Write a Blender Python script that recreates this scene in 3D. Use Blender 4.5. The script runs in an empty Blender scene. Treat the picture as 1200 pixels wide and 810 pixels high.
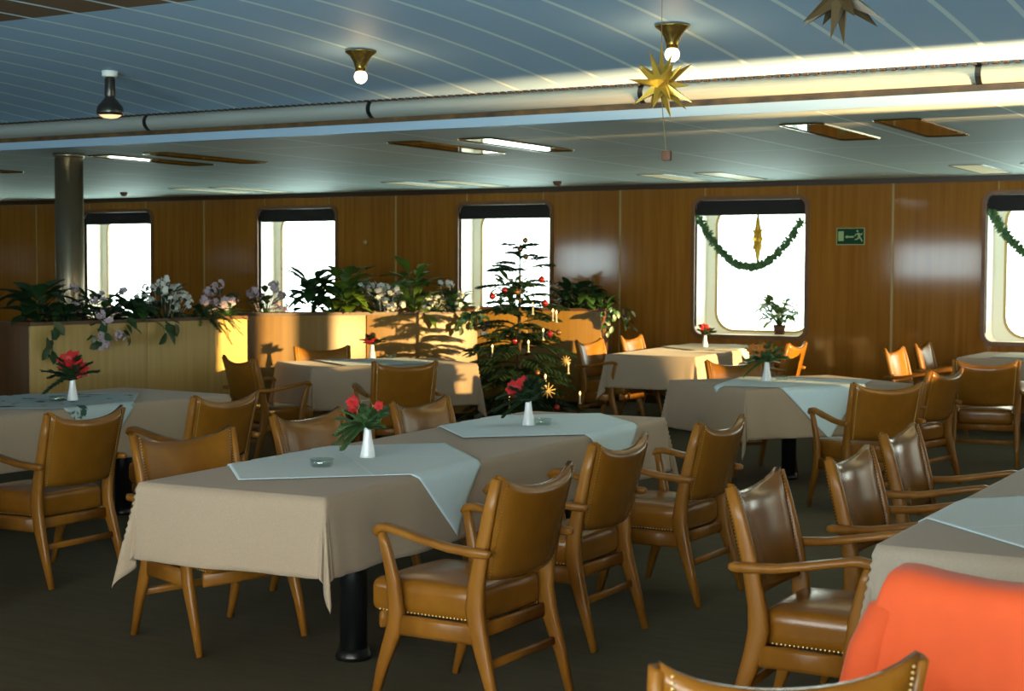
import bpy, math, random
from mathutils import Vector as V, Matrix
random.seed(7)
PI=math.pi
S=bpy.context.scene
COL=S.collection
# ------------------------------------------------------------------ camera
F,CX,CY,H=1800.92,600.0,405.0,1.6
RX=V((0.86620622,0.0285319,-0.49887145)); RY=V((0.49966807,-0.04083826,0.86525375)); RZ=V((0.00431429,-0.99875831,-0.04963083))
cd=bpy.data.cameras.new('camera'); cam=bpy.data.objects.new('camera',cd); COL.objects.link(cam)
cd.sensor_width=36; cd.lens=F/1200*36; cd.clip_start=.05
right=V((RX[0],RY[0],RZ[0])); up=-V((RX[1],RY[1],RZ[1])); back=-V((RX[2],RY[2],RZ[2]))
m=Matrix.Identity(4)
for i in range(3): m[i][0]=right[i]; m[i][1]=up[i]; m[i][2]=back[i]
m.translation=V((0,0,H)); cam.matrix_world=m; S.camera=cam
cd.dof.use_dof=True; cd.dof.focus_distance=7.0; cd.dof.aperture_fstop=6.0

# ------------------------------------------------------------------ materials
def nodes(name):
    mt=bpy.data.materials.new(name); mt.use_nodes=True
    nt=mt.node_tree; b=nt.nodes['Principled BSDF']; return mt,nt,b
def mat(name,col,rough=.5,metal=0,spec=.5,noise=0,nscale=20,stretch=(1,1,1),bump=0,bscale=200,coat=0,col2=None,sheen=0,emit=None,es=0,trans=0):
    mt,nt,b=nodes(name)
    b.inputs['Roughness'].default_value=rough; b.inputs['Metallic'].default_value=metal
    b.inputs['Specular IOR Level'].default_value=spec
    b.inputs['Coat Weight'].default_value=coat; b.inputs['Coat Roughness'].default_value=.12
    b.inputs['Sheen Weight'].default_value=sheen
    b.inputs['Base Color'].default_value=(*col,1)
    if trans: b.inputs['Transmission Weight'].default_value=trans
    if emit: b.inputs['Emission Color'].default_value=(*emit,1); b.inputs['Emission Strength'].default_value=es
    tc=nt.nodes.new('ShaderNodeTexCoord'); mp=nt.nodes.new('ShaderNodeMapping'); mp.inputs['Scale'].default_value=stretch
    nt.links.new(tc.outputs['Object'],mp.inputs['Vector'])
    if noise or col2:
        n=nt.nodes.new('ShaderNodeTexNoise'); n.inputs['Scale'].default_value=nscale; n.inputs['Detail'].default_value=5
        nt.links.new(mp.outputs['Vector'],n.inputs['Vector'])
        r=nt.nodes.new('ShaderNodeValToRGB')
        c2=col2 or tuple(min(1,c*(1+noise)) for c in col); c1=col if col2 else tuple(c*(1-noise) for c in col)
        r.color_ramp.elements[0].position=.3; r.color_ramp.elements[1].position=.7
        r.color_ramp.elements[0].color=(*c1,1); r.color_ramp.elements[1].color=(*c2,1)
        nt.links.new(n.outputs['Fac'],r.inputs['Fac']); nt.links.new(r.outputs['Color'],b.inputs['Base Color'])
    if bump:
        n2=nt.nodes.new('ShaderNodeTexNoise'); n2.inputs['Scale'].default_value=bscale; n2.inputs['Detail'].default_value=3
        nt.links.new(mp.outputs['Vector'],n2.inputs['Vector'])
        bp=nt.nodes.new('ShaderNodeBump'); bp.inputs['Strength'].default_value=bump; bp.inputs['Distance'].default_value=.004
        nt.links.new(n2.outputs['Fac'],bp.inputs['Height']); nt.links.new(bp.outputs['Normal'],b.inputs['Normal'])
    return mt
def line_mat(name,base,line,lines,rough=.5,noise=.05,split=None,bump=True):
    """panel joints: lines=[(axis,pitch,offset,width)] in object metres; split=(y, colour) recolours panels below y"""
    mt,nt,b=nodes(name); N=nt.nodes; Lk=nt.links
    b.inputs['Roughness'].default_value=rough
    tc=N.new('ShaderNodeTexCoord'); sp=N.new('ShaderNodeSeparateXYZ'); Lk.new(tc.outputs['Object'],sp.inputs[0])
    def mth(op,a,bv=None):
        q=N.new('ShaderNodeMath'); q.operation=op
        for i,x in enumerate((a,bv)):
            if x is None: continue
            if isinstance(x,(int,float)): q.inputs[i].default_value=x
            else: Lk.new(x,q.inputs[i])
        return q.outputs[0]
    tot=None
    for ax,pitch,off,w in lines:
        a=mth('ADD',sp.outputs[ax],1000*pitch-off); a=mth('MODULO',a,pitch); a=mth('LESS_THAN',a,w)
        tot=a if tot is None else mth('MAXIMUM',tot,a)
    n=N.new('ShaderNodeTexNoise'); n.inputs['Scale'].default_value=1.3; n.inputs['Detail'].default_value=4
    Lk.new(tc.outputs['Object'],n.inputs['Vector'])
    r=N.new('ShaderNodeValToRGB'); r.color_ramp.elements[0].color=(*[c*(1-noise) for c in base],1); r.color_ramp.elements[1].color=(*[min(1,c*(1+noise)) for c in base],1)
    Lk.new(n.outputs['Fac'],r.inputs['Fac']); colr=r.outputs['Color']
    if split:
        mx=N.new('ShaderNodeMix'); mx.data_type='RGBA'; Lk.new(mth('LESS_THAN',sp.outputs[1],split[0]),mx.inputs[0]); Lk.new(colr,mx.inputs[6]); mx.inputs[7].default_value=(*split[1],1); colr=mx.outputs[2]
    mx=N.new('ShaderNodeMix'); mx.data_type='RGBA'; Lk.new(tot,mx.inputs[0]); Lk.new(colr,mx.inputs[6]); mx.inputs[7].default_value=(*line,1)
    Lk.new(mx.outputs[2],b.inputs['Base Color'])
    return mt
def glass_mat(name,tint=(1,1,1),k=.08):
    mt,nt,b=nodes(name); N=nt.nodes; N.remove(b)
    t=N.new('ShaderNodeBsdfTransparent'); t.inputs[0].default_value=(*tint,1)
    g=N.new('ShaderNodeBsdfGlossy'); g.inputs['Roughness'].default_value=.02
    mx=N.new('ShaderNodeMixShader'); mx.inputs[0].default_value=k
    nt.links.new(t.outputs[0],mx.inputs[1]); nt.links.new(g.outputs[0],mx.inputs[2]); nt.links.new(mx.outputs[0],N['Material Output'].inputs['Surface'])
    return mt
M={}
M['wall']=mat('wall veneer',(.26,.093,.012),rough=.07,nscale=2.2,stretch=(9,9,.35),col2=(.34,.138,.022),spec=.3,bump=.012,bscale=30)
M['wall_dark']=mat('dark wall trim',(.05,.022,.006),rough=.4)
M['seam']=mat('panel joint strip',(.42,.27,.08),rough=.35)
M['frame']=mat('window frame wood',(.16,.06,.014),rough=.4,noise=.2,nscale=8)
M['reveal']=mat('white painted steel',(.93,.89,.76),rough=.45)
M['blind']=mat('dark roller blind',(.010,.006,.006),rough=.8)
M['glass']=glass_mat('window glass',(1,1,1),.05)
M['glass_dim']=glass_mat('sun dimming glass',(.46,.43,.39),.04)  # tint added to unseen panes to weaken the sun behind them
M['carpet']=mat('ribbed carpet',(.088,.082,.058),rough=.95,nscale=3,col2=(.105,.098,.068),spec=.1,bump=.6,bscale=60,stretch=(1,6,1))
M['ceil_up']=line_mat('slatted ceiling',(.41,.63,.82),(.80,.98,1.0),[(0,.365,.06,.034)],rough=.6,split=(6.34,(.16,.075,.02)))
M['ceil_low']=line_mat('panelled ceiling',(.46,.56,.52),(.85,.98,.95),[(0,1.1,.02,.020),(1,2.1,1.98,.018)],rough=.65)
M['trough']=mat('cream duct cover',(.35,.36,.31),rough=.4)
M['fascia']=mat('pale blue fascia',(.34,.47,.58),rough=.5)
M['gap']=mat('brown gap strip',(.10,.05,.012),rough=.5,noise=.6,nscale=9)
M['steel']=mat('brushed column steel',(.34,.27,.17),rough=.3,metal=.85)
M['wood']=mat('honey chair wood',(.21,.082,.009),rough=.34,nscale=14,stretch=(1,1,.25),col2=(.29,.122,.016),spec=.32,coat=.05)
M['leather']=mat('brown leather',(.20,.078,.007),rough=.22,nscale=7,col2=(.27,.110,.011),spec=.5,bump=.10,bscale=160)
M['stud']=mat('brass studs',(.62,.45,.18),rough=.3,metal=.8)
M['taupe']=mat('taupe tablecloth',(.40,.315,.225),rough=.9,nscale=300,noise=.10,sheen=.2,spec=.15,bump=.3,bscale=500)
M['grey_cloth']=mat('grey taupe tablecloth',(.40,.36,.29),rough=.9,nscale=300,noise=.08,sheen=.2,spec=.15,bump=.3,bscale=500)
M['blue_cloth']=mat('pale blue table square',(.66,.86,.95),rough=.85,nscale=300,noise=.08,sheen=.2,spec=.15,bump=.3,bscale=600)
M['crease']=mat('ironed crease',(.80,.95,1.0),rough=.85,spec=.15)
M['white_cloth']=mat('off white table square',(.58,.58,.50),rough=.85,nscale=90,noise=.08,spec=.15)
M['print']=mat('printed holly square',(.47,.58,.59),rough=.85,nscale=9,col2=(.04,.11,.08),spec=.15)
for e_,p_ in zip(M['print'].node_tree.nodes['Color Ramp'].color_ramp.elements,(.60,.64)): e_.position=p_
M['holly']=mat('green holly print',(.04,.10,.06),rough=.8)
M['tabletop']=mat('table laminate',(.12,.05,.015),rough=.35)
M['black']=mat('black enamel',(.006,.007,.008),rough=.28)
M['porcelain']=mat('white porcelain',(.80,.84,.86),rough=.15,coat=.4)
M['clear']=glass_mat('clear glass',(.86,.92,.90),.16)
M['leaf']=mat('dark green leaf',(.022,.062,.016),rough=.42,nscale=9,noise=.4)
M['leaf2']=mat('fresh green leaf',(.12,.21,.025),rough=.4,nscale=9,noise=.4)
M['fir']=mat('fir needles',(.017,.045,.014),rough=.6,nscale=9,noise=.4)
M['fir2']=mat('pale fir needles',(.08,.17,.055),rough=.6,nscale=9,noise=.3)
M['stem']=mat('brown stems',(.07,.04,.018),rough=.8)
M['red']=mat('poinsettia red',(.50,.015,.014),rough=.5)
M['orange_fl']=mat('orange bloom',(.55,.17,.02),rough=.5)
M['pinkfl']=mat('pale pink blossom',(.60,.48,.52),rough=.6)
M['whitefl']=mat('white blossom',(.78,.78,.70),rough=.6)
M['soil']=mat('potting soil',(.02,.012,.007),rough=.95,noise=.3)
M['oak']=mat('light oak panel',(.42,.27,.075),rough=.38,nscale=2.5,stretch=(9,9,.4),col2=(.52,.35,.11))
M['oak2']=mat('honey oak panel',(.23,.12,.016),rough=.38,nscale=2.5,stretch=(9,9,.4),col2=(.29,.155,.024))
M['dkwood']=mat('dark planter edge',(.09,.04,.012),rough=.4,nscale=3,stretch=(6,6,.5),noise=.2)
M['brass']=mat('brass',(.40,.25,.06),rough=.25,metal=.9)
M['gun']=mat('dark lamp metal',(.06,.055,.045),rough=.3,metal=.7)
M['bulb']=mat('glowing bulb',(1,.9,.7),rough=.3,emit=(1,.80,.50),es=9)
M['bulb_dim']=mat('dim glowing reflector bulb',(1,.8,.5),rough=.3,emit=(1,.62,.26),es=1.6)
M['candle_glow']=mat('candle bulb glow',(1,.8,.5),rough=.3,emit=(1,.55,.2),es=5)
M['candle']=mat('candle wax',(.75,.68,.5),rough=.5)
M['gold']=mat('gold foil',(.75,.45,.06),rough=.28,metal=.65)
M['dkgold']=mat('shaded foil',(.09,.055,.02),rough=.5,metal=.2)  # darkened foil, the star's shade is put into its colour
M['straw']=mat('straw',(.62,.45,.17),rough=.6)
M['bauble']=mat('red bauble',(.36,.02,.012),rough=.12,coat=.6,metal=.3)
M['bauble_gold']=mat('bronze bauble',(.34,.16,.05),rough=.15,metal=.6)
M['lampglass']=mat('bronze mirrored lamp cover',(.24,.17,.105),rough=.06,metal=1)
M['opal']=mat('cream opal lamp cover',(.80,.76,.50),rough=.3,emit=(1,.95,.55),es=.34)
M['orange']=mat('orange jacket cloth',(.70,.10,.027),rough=.75,nscale=6,noise=.08,sheen=.15,spec=.2,bump=.25,bscale=25)
M['green']=mat('exit sign green',(.005,.045,.016),rough=.6,spec=.2)
M['pale']=mat('pale sign print',(.33,.42,.17),rough=.4)
M['string']=mat('thread',(.25,.18,.08),rough=.8)
M['tagwood']=mat('brown wooden tag',(.14,.05,.018),rough=.6)

# ------------------------------------------------------------------ mesh building
class MB:
    def __init__(s): s.v=[]; s.f=[]; s.sm=[]
    def add(s,vs,fs,smooth=True):
        o=len(s.v); s.v+= [tuple(p) for p in vs]; s.f+=[tuple(i+o for i in f) for f in fs]; s.sm+=[smooth]*len(fs)
    def box(s,lo,hi):
        x0,y0,z0=lo; x1,y1,z1=hi
        s.add([(x0,y0,z0),(x1,y0,z0),(x1,y1,z0),(x0,y1,z0),(x0,y0,z1),(x1,y0,z1),(x1,y1,z1),(x0,y1,z1)],
              [(0,3,2,1),(4,5,6,7),(0,1,5,4),(1,2,6,5),(2,3,7,6),(3,0,4,7)],False)
    def prism(s,poly,z0,z1):
        n=len(poly)
        s.add([(x,y,z0) for x,y in poly]+[(x,y,z1) for x,y in poly],[tuple(range(n-1,-1,-1)),tuple(range(n,2*n))]+[(i,(i+1)%n,n+(i+1)%n,n+i) for i in range(n)],False)
    def sweep(s,pts,sizes,side,n=8,p=.55):
        """rounded-rectangle section swept along pts; sizes=(thickness across, width along side)"""
        pts=[V(q) for q in pts]; side=V(side).normalized(); vs=[]; fs=[]
        for i,q in enumerate(pts):
            t=(pts[min(i+1,len(pts)-1)]-pts[max(i-1,0)]).normalized(); a=t.cross(side).normalized(); b=side
            h,w=sizes[i] if isinstance(sizes,list) else sizes
            for k in range(n):
                g=2*PI*(k+.5)/n; c,d=math.cos(g),math.sin(g)
                c=math.copysign(abs(c)**p,c); d=math.copysign(abs(d)**p,d)
                vs.append(q+a*c*h/2+b*d*w/2)
        m=len(pts)
        for i in range(m-1):
            for k in range(n): fs.append((i*n+k,i*n+(k+1)%n,(i+1)*n+(k+1)%n,(i+1)*n+k))
        fs+= [tuple(range(n-1,-1,-1)),tuple((m-1)*n+k for k in range(n))]
        s.add(vs,fs)
    def tube(s,pts,r,n=6):
        pts=[V(q) for q in pts]; vs=[]; fs=[]; m=len(pts)
        for i,q in enumerate(pts):
            t=(pts[min(i+1,m-1)]-pts[max(i-1,0)]).normalized(); ref=V((0,0,1)) if abs(t.z)<.9 else V((1,0,0))
            a=t.cross(ref).normalized(); b=t.cross(a); rr=r[i] if isinstance(r,(list,tuple)) else r
            vs+=[q+a*math.cos(2*PI*k/n)*rr+b*math.sin(2*PI*k/n)*rr for k in range(n)]
        for i in range(m-1):
            for k in range(n): fs.append((i*n+k,i*n+(k+1)%n,(i+1)*n+(k+1)%n,(i+1)*n+k))
        fs+= [tuple(range(n-1,-1,-1)),tuple((m-1)*n+k for k in range(n))]
        s.add(vs,fs)
    def lathe(s,prof,c=(0,0,0),n=20,close=True):
        vs=[];fs=[];m=len(prof)
        for r,z in prof: vs+=[(c[0]+r*math.cos(2*PI*k/n),c[1]+r*math.sin(2*PI*k/n),c[2]+z) for k in range(n)]
        for i in range(m-1):
            for k in range(n): fs.append((i*n+k,i*n+(k+1)%n,(i+1)*n+(k+1)%n,(i+1)*n+k))
        if close: fs+= [tuple(range(n-1,-1,-1)),tuple((m-1)*n+k for k in range(n))]
        s.add(vs,fs)
    def ball(s,c,r,n=10,m=6):
        s.lathe([(max(1e-4,r*math.sin(PI*i/m)),-r*math.cos(PI*i/m)) for i in range(m+1)],c,n)
    def leaf(s,base,d,nrm,L,W,bend=.3,fold=.25):
        base=V(base); d=V(d).normalized(); nrm=V(nrm); sd=d.cross(nrm)
        if sd.length<1e-3: sd=d.cross(V((1,.3,.2)))
        sd.normalize(); nrm=sd.cross(d).normalized(); vs=[];fs=[]
        prof=[.12,.75,1,.8,.05]
        for i,w in enumerate(prof):
            t=i/4; c=base+d*L*t-nrm*bend*L*t*t
            vs+=[c-sd*W*w/2+nrm*fold*W*w/2,c,c+sd*W*w/2+nrm*fold*W*w/2]
        for i in range(4):
            a=3*i; fs+=[(a,a+1,a+4,a+3),(a+1,a+2,a+5,a+4)]
        s.add(vs,fs)
    def rbox(s,c,size,r,n=6,fn=None):
        """rounded box"""
        hx,hy,hz=[q/2 for q in size]; vs={};L=[];fs=[]
        def pt(p):
            key=tuple(round(q,5) for q in p)
            if key in vs: return vs[key]
            q=V((p[0]*hx,p[1]*hy,p[2]*hz)); inn=V((max(-hx+r,min(hx-r,q.x)),max(-hy+r,min(hy-r,q.y)),max(-hz+r,min(hz-r,q.z))))
            d=q-inn; o=inn+(d.normalized()*r if d.length>1e-9 else d)
            if fn: o=V(fn(o.x/hx,o.y/hy,o.z/hz,o))
            vs[key]=len(L); L.append(o+V(c)); return vs[key]
        # denser sampling at the rims
        def grid(h): 
            e=min(.9,r/h); return [-1,-1+e*.35,-1+e]+[(-1+e)+(2-2*e)*i/n for i in range(1,n)]+[1-e,1-e*.35,1]
        for ax in range(3):
            hs=(hx,hy,hz); u,w=(ax+1)%3,(ax+2)%3; gu,gw=grid(hs[u]),grid(hs[w])
            for sg in (-1,1):
                for i in range(len(gu)-1):
                    for j in range(len(gw)-1):
                        q=[]
                        for a,b in ((i,j),(i+1,j),(i+1,j+1),(i,j+1)):
                            p=[0,0,0]; p[ax]=sg; p[u]=gu[a]; p[w]=gw[b]; q.append(pt(p))
                        if sg<0: q.reverse()
                        fs.append(tuple(q))
        s.add(L,fs)
    def build(s,name,mt,parent=None,loc=(0,0,0)):
        me=bpy.data.meshes.new(name); me.from_pydata(s.v,[],s.f); me.validate()
        me.materials.append(M[mt] if isinstance(mt,str) else mt)
        if len(me.polygons)==len(s.sm): me.polygons.foreach_set('use_smooth',s.sm)
        else: me.polygons.foreach_set('use_smooth',[True]*len(me.polygons))
        me.update()
        o=bpy.data.objects.new(name,me); COL.objects.link(o); o.location=loc
        if parent: o.parent=parent
        return o
def tag(o,label,cat,group=None):
    o['label']=label; o['category']=cat
    if group: o['group']=group
    return o
def thing(name,loc,rz,label,cat,group=None):
    o=bpy.data.objects.new(name,None); COL.objects.link(o); o.empty_display_size=.1
    o.location=loc; o.rotation_euler=(0,0,rz); return tag(o,label,cat,group)
def struct(mb,name,mt,parent=None):
    o=mb.build(name,mt,parent)
    if not parent: o['kind']='structure'
    return o
def dup(root,loc,rz,label,group=None):
    r=root.copy(); COL.objects.link(r); r.location=loc; r.rotation_euler=(0,0,rz); r['label']=label
    if group: r['group']=group
    for ch in list(root.children):
        c=ch.copy(); COL.objects.link(c); c.parent=r
        for g in list(ch.children):
            d=g.copy(); COL.objects.link(d); d.parent=c
    return r
R_=math.radians

# ------------------------------------------------------------------ room shell
YW,ZL,XL,XR,YB=16.8,2.62,-24.0,3.0,-1.6
b=MB(); b.box((XL-.3,YB-.3,-.1),(XR+.3,YW+.5,0)); struct(b,'floor','carpet')
# lower ceiling slab
b=MB(); b.box((XL-.3,9.58,ZL),(XR+.3,YW+.5,ZL+.08)); struct(b,'ceiling_lower','ceil_low')
# upper ceiling, cambering down to the duct
def zup(y): return 3.03-(.17*((y-6.2)/3.2)**2 if y>6.2 else 0)
ys=[YB-.3,0,4,6.2]+[6.2+3.2*i/10 for i in range(1,12)]
b=MB(); vs=[];fs=[]
for y in ys: vs+=[(XL-.3,y,zup(y)),(XR+.3,y,zup(y)),(XL-.3,y,zup(y)+.1),(XR+.3,y,zup(y)+.1)]
for i in range(len(ys)-1):
    a=4*i; fs+=[(a,a+4,a+5,a+1),(a+2,a+3,a+7,a+6),(a,a+2,a+6,a+4),(a+1,a+5,a+7,a+3)]
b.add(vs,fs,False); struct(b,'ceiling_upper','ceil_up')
# duct cover with joints, slotted top line, bottom gap strip and pale fascia
def arc(cy,cz,ry,rz,a0,a1,n=12): return [(cy-ry*math.cos(R_(a0+(a1-a0)*i/n)),cz+rz*math.sin(R_(a0+(a1-a0)*i/n))) for i in range(n+1)]
def extrude_x(b,prof,x0,x1):
    n=len(prof); b.add([(x0,y,z) for y,z in prof]+[(x1,y,z) for y,z in prof],[tuple(range(n)),tuple(range(2*n-1,n-1,-1))]+[(i,n+i,n+(i+1)%n,(i+1)%n) for i in range(n)],False)
prof=arc(9.585,2.792,.135,.080,82,-62)
b=MB(); extrude_x(b,prof+[(9.62,2.722),(9.62,2.872)],XL,XR); duct=struct(b,'trim_1','trough')
b=MB()
pj=arc(9.585,2.792,.139,.084,84,-64); pk=arc(9.585,2.792,.125,.070,-64,84)
for k in range(12):
    x=-2.228-2.235*(k-2)
    if x>XL+.2 and x<XR: extrude_x(b,pj+pk,x-.018,x+.018)
b.build('joint_band','black',duct)
b=MB()
x=-12.5
while x<0: b.box((x,9.446,2.842),(x+.034,9.50,2.872)); x+=.062
b.build('vent_slots','wall_dark',duct)
b=MB(); b.box((XL,9.40,2.872),(XR,9.62,2.888)); b.build('ledge','fascia',duct)
b=MB(); b.box((XL,9.50,2.684),(XR,9.62,2.724)); b.build('gap_strip','gap',duct)
b=MB(); b.box((XL,9.485,ZL),(XR,9.58,2.684)); struct(b,'trim_2','fascia')
b=MB(); b.box((XL,9.59,2.695),(XR,9.66,3.05)); struct(b,'trim_3','wall_dark')
# walls with openings
def wall(name,axis,pos,th,a0,a1,z1,opens,mt):
    """axis 'y': wall plane at y=pos spanning x; axis 'x': plane at x=pos spanning y"""
    b=MB()
    def bx(u0,u1,z0,zz):
        if axis=='y': b.box((u0,min(pos,pos+th),z0),(u1,max(pos,pos+th),zz))
        else: b.box((min(pos,pos+th),u0,z0),(max(pos,pos+th),u1,zz))
    u=a0
    for o0,o1,z0,zz in sorted(opens):
        bx(u,o0,0,z1); bx(o0,o1,0,z0)
        if zz<z1: bx(o0,o1,zz,z1)
        u=o1
    bx(u,a1,0,z1); return struct(b,name,mt)
far_w=[(-.50,.84),(-3.836,-2.50),(-7.20,-5.85),(-10.479,-9.145),(-13.765,-12.44),(-17.10,-15.757),(-20.4,-19.06)]
ZS,ZT=.845,2.415
wall('wall_far','y',YW,.06,XL-.3,XR+.3,ZL,[(a,c,ZS,ZT) for a,c in far_w],'wall')
back_w=[(-19.0,-17.3,1.45,2.2),(-10.1,-8.1,1.45,2.2),(-5.1,-2.6,.5,2.75),(-2.4,.1,.5,2.75),(.3,2.7,.5,2.75)]
wall('wall_back','y',YB,-.25,XL-.3,XR+.3,3.03,back_w,'wall')
wall('wall_left','x',XL,-.25,YB-.3,YW+.5,3.1,[],'wall')
right_w=[(8.9,9.45,1.85,2.52),(9.95,10.27,1.40,2.57),(10.62,12.1,1.40,2.57),(12.38,14.2,1.30,2.40)]  # unseen openings, cut and spaced to throw sun where wanted
wall('wall_right','x',XR,.12,YB-.3,YW+.5,3.1,right_w,'wall')
# far outer shell: white liner and outer frame with round-cornered glass
def rrect(x0,x1,z0,z1,r,n=6):
    P=[]
    for cx,cz,a in ((x1-r,z1-r,0),(x0+r,z1-r,90),(x0+r,z0+r,180),(x1-r,z0+r,270)):
        for i in range(n+1): g=R_(a+90*i/n); P.append((cx+r*math.cos(g),cz+r*math.sin(g)))
    return P
def ring(b,outer,inner,y0,y1):
    n=len(outer); vs=[(x,y0,z) for x,z in outer]+[(x,y0,z) for x,z in inner]+[(x,y1,z) for x,z in outer]+[(x,y1,z) for x,z in inner]
    fs=[]
    for i in range(n):
        j=(i+1)%n
        fs+=[(i,j,n+j,n+i),(2*n+i,3*n+i,3*n+j,2*n+j),(i,2*n+i,2*n+j,j),(n+i,n+j,3*n+j,3*n+i)]
    b.add(vs,fs,False)
def sheet(b,poly,y): b.add([(x,y,z) for x,z in poly],[tuple(range(len(poly)))],False)
D=.36
num={1:'window_5',2:'window_4',3:'window_3',4:'window_2',5:'window_1',0:'window_6',6:'window_7'}
for k,(a,c) in enumerate(far_w):
    b=MB(); ring(b,rrect(a-.045,c+.045,ZS-.045,ZT+.045,.13),rrect(a,c,ZS,ZT,.09),YW-.022,YW+.012)
    w=struct(b,num[k],'frame')
    b=MB(); ring(b,rrect(a-.02,c+.02,ZS-.02,ZT+.02,.10),rrect(a,c,ZS,ZT,.09),YW+.012,YW+D); b.build('reveal_liner','reveal',w)
    b=MB(); ring(b,rrect(a-.6,c+.6,ZS-.6,ZT+.3,.02),rrect(a+.13,c-.02,ZS+.035,ZT-.06,.22),YW+D,YW+D+.04); b.build('outer_frame','reveal',w)
    b=MB(); ring(b,rrect(a+.115,c-.008,ZS+.022,ZT-.045,.23),rrect(a+.145,c-.035,ZS+.050,ZT-.075,.21),YW+D-.015,YW+D); b.build('gasket','seam',w)
    b=MB(); sheet(b,rrect(a+.13,c-.02,ZS+.035,ZT-.06,.22),YW+D+.02); b.build('pane','glass',w)
    b=MB(); b.box((a+.005,YW+.02,ZT-.175),(c-.005,YW+.12,ZT-.005)); b.build('roller_blind','blind',w)
# simple framed panes for unseen windows, the right-hand ones shaped to cast sun patches
for k,(a,c,z0,z1) in enumerate(back_w):
    b=MB(); ring(b,rrect(a-.05,c+.05,z0-.05,z1+.05,.1),rrect(a,c,z0,z1,.08),YB-.06,YB+.02); w=struct(b,'window_%d'%(8+k),'frame')
    b=MB(); sheet(b,rrect(a,c,z0,z1,.08),YB-.05); b.build('pane','glass',w)
for k,(a,c,z0,z1) in enumerate(right_w):
    b=MB(); ring(b,rrect(a-.05,c+.05,z0-.05,z1+.05,.1),rrect(a,c,z0,z1,.08),-.02,.05)
    b.v=[(XR+y,x,z) for x,y,z in b.v]; w=struct(b,'window_%d'%(15+k),'frame')
    b=MB(); b.add([(XR+.06,x,z) for x,z in rrect(a,c,z0,z1,.08)],[tuple(range(28))],False); b.build('pane','glass_dim' if k in (1,2) else 'glass',w)
# wall joints, top and bottom trim
b=MB()
for x in (-1.55,-4.849,-8.183,-11.457,-14.75,-18.1,-21.4): b.box((x-.012,YW-.006,0),(x+.012,YW,ZL-.06))
struct(b,'trim_4','seam')
b=MB()
for a,c in far_w:
    for x in (a+.12,c-.10): b.box((x-.005,YW-.004,ZT+.05),(x+.005,YW,ZL-.06))
struct(b,'trim_5','seam')
b=MB(); b.box((XL,YW-.03,ZL-.06),(XR,YW,ZL)); struct(b,'trim_6','wall_dark')
b=MB(); b.box((XL,YW-.02,0),(XR,YW,.10)); struct(b,'baseboard_far','wall_dark')
# steel column
b=MB(); b.lathe([(.125,0),(.125,ZL)],(-10.42,10.06,0),32); col=struct(b,'column','steel')
b=MB(); b.lathe([(.14,ZL-.035),(.14,ZL)],(-10.42,10.06,0),32); b.build('collar','steel',col)

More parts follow.
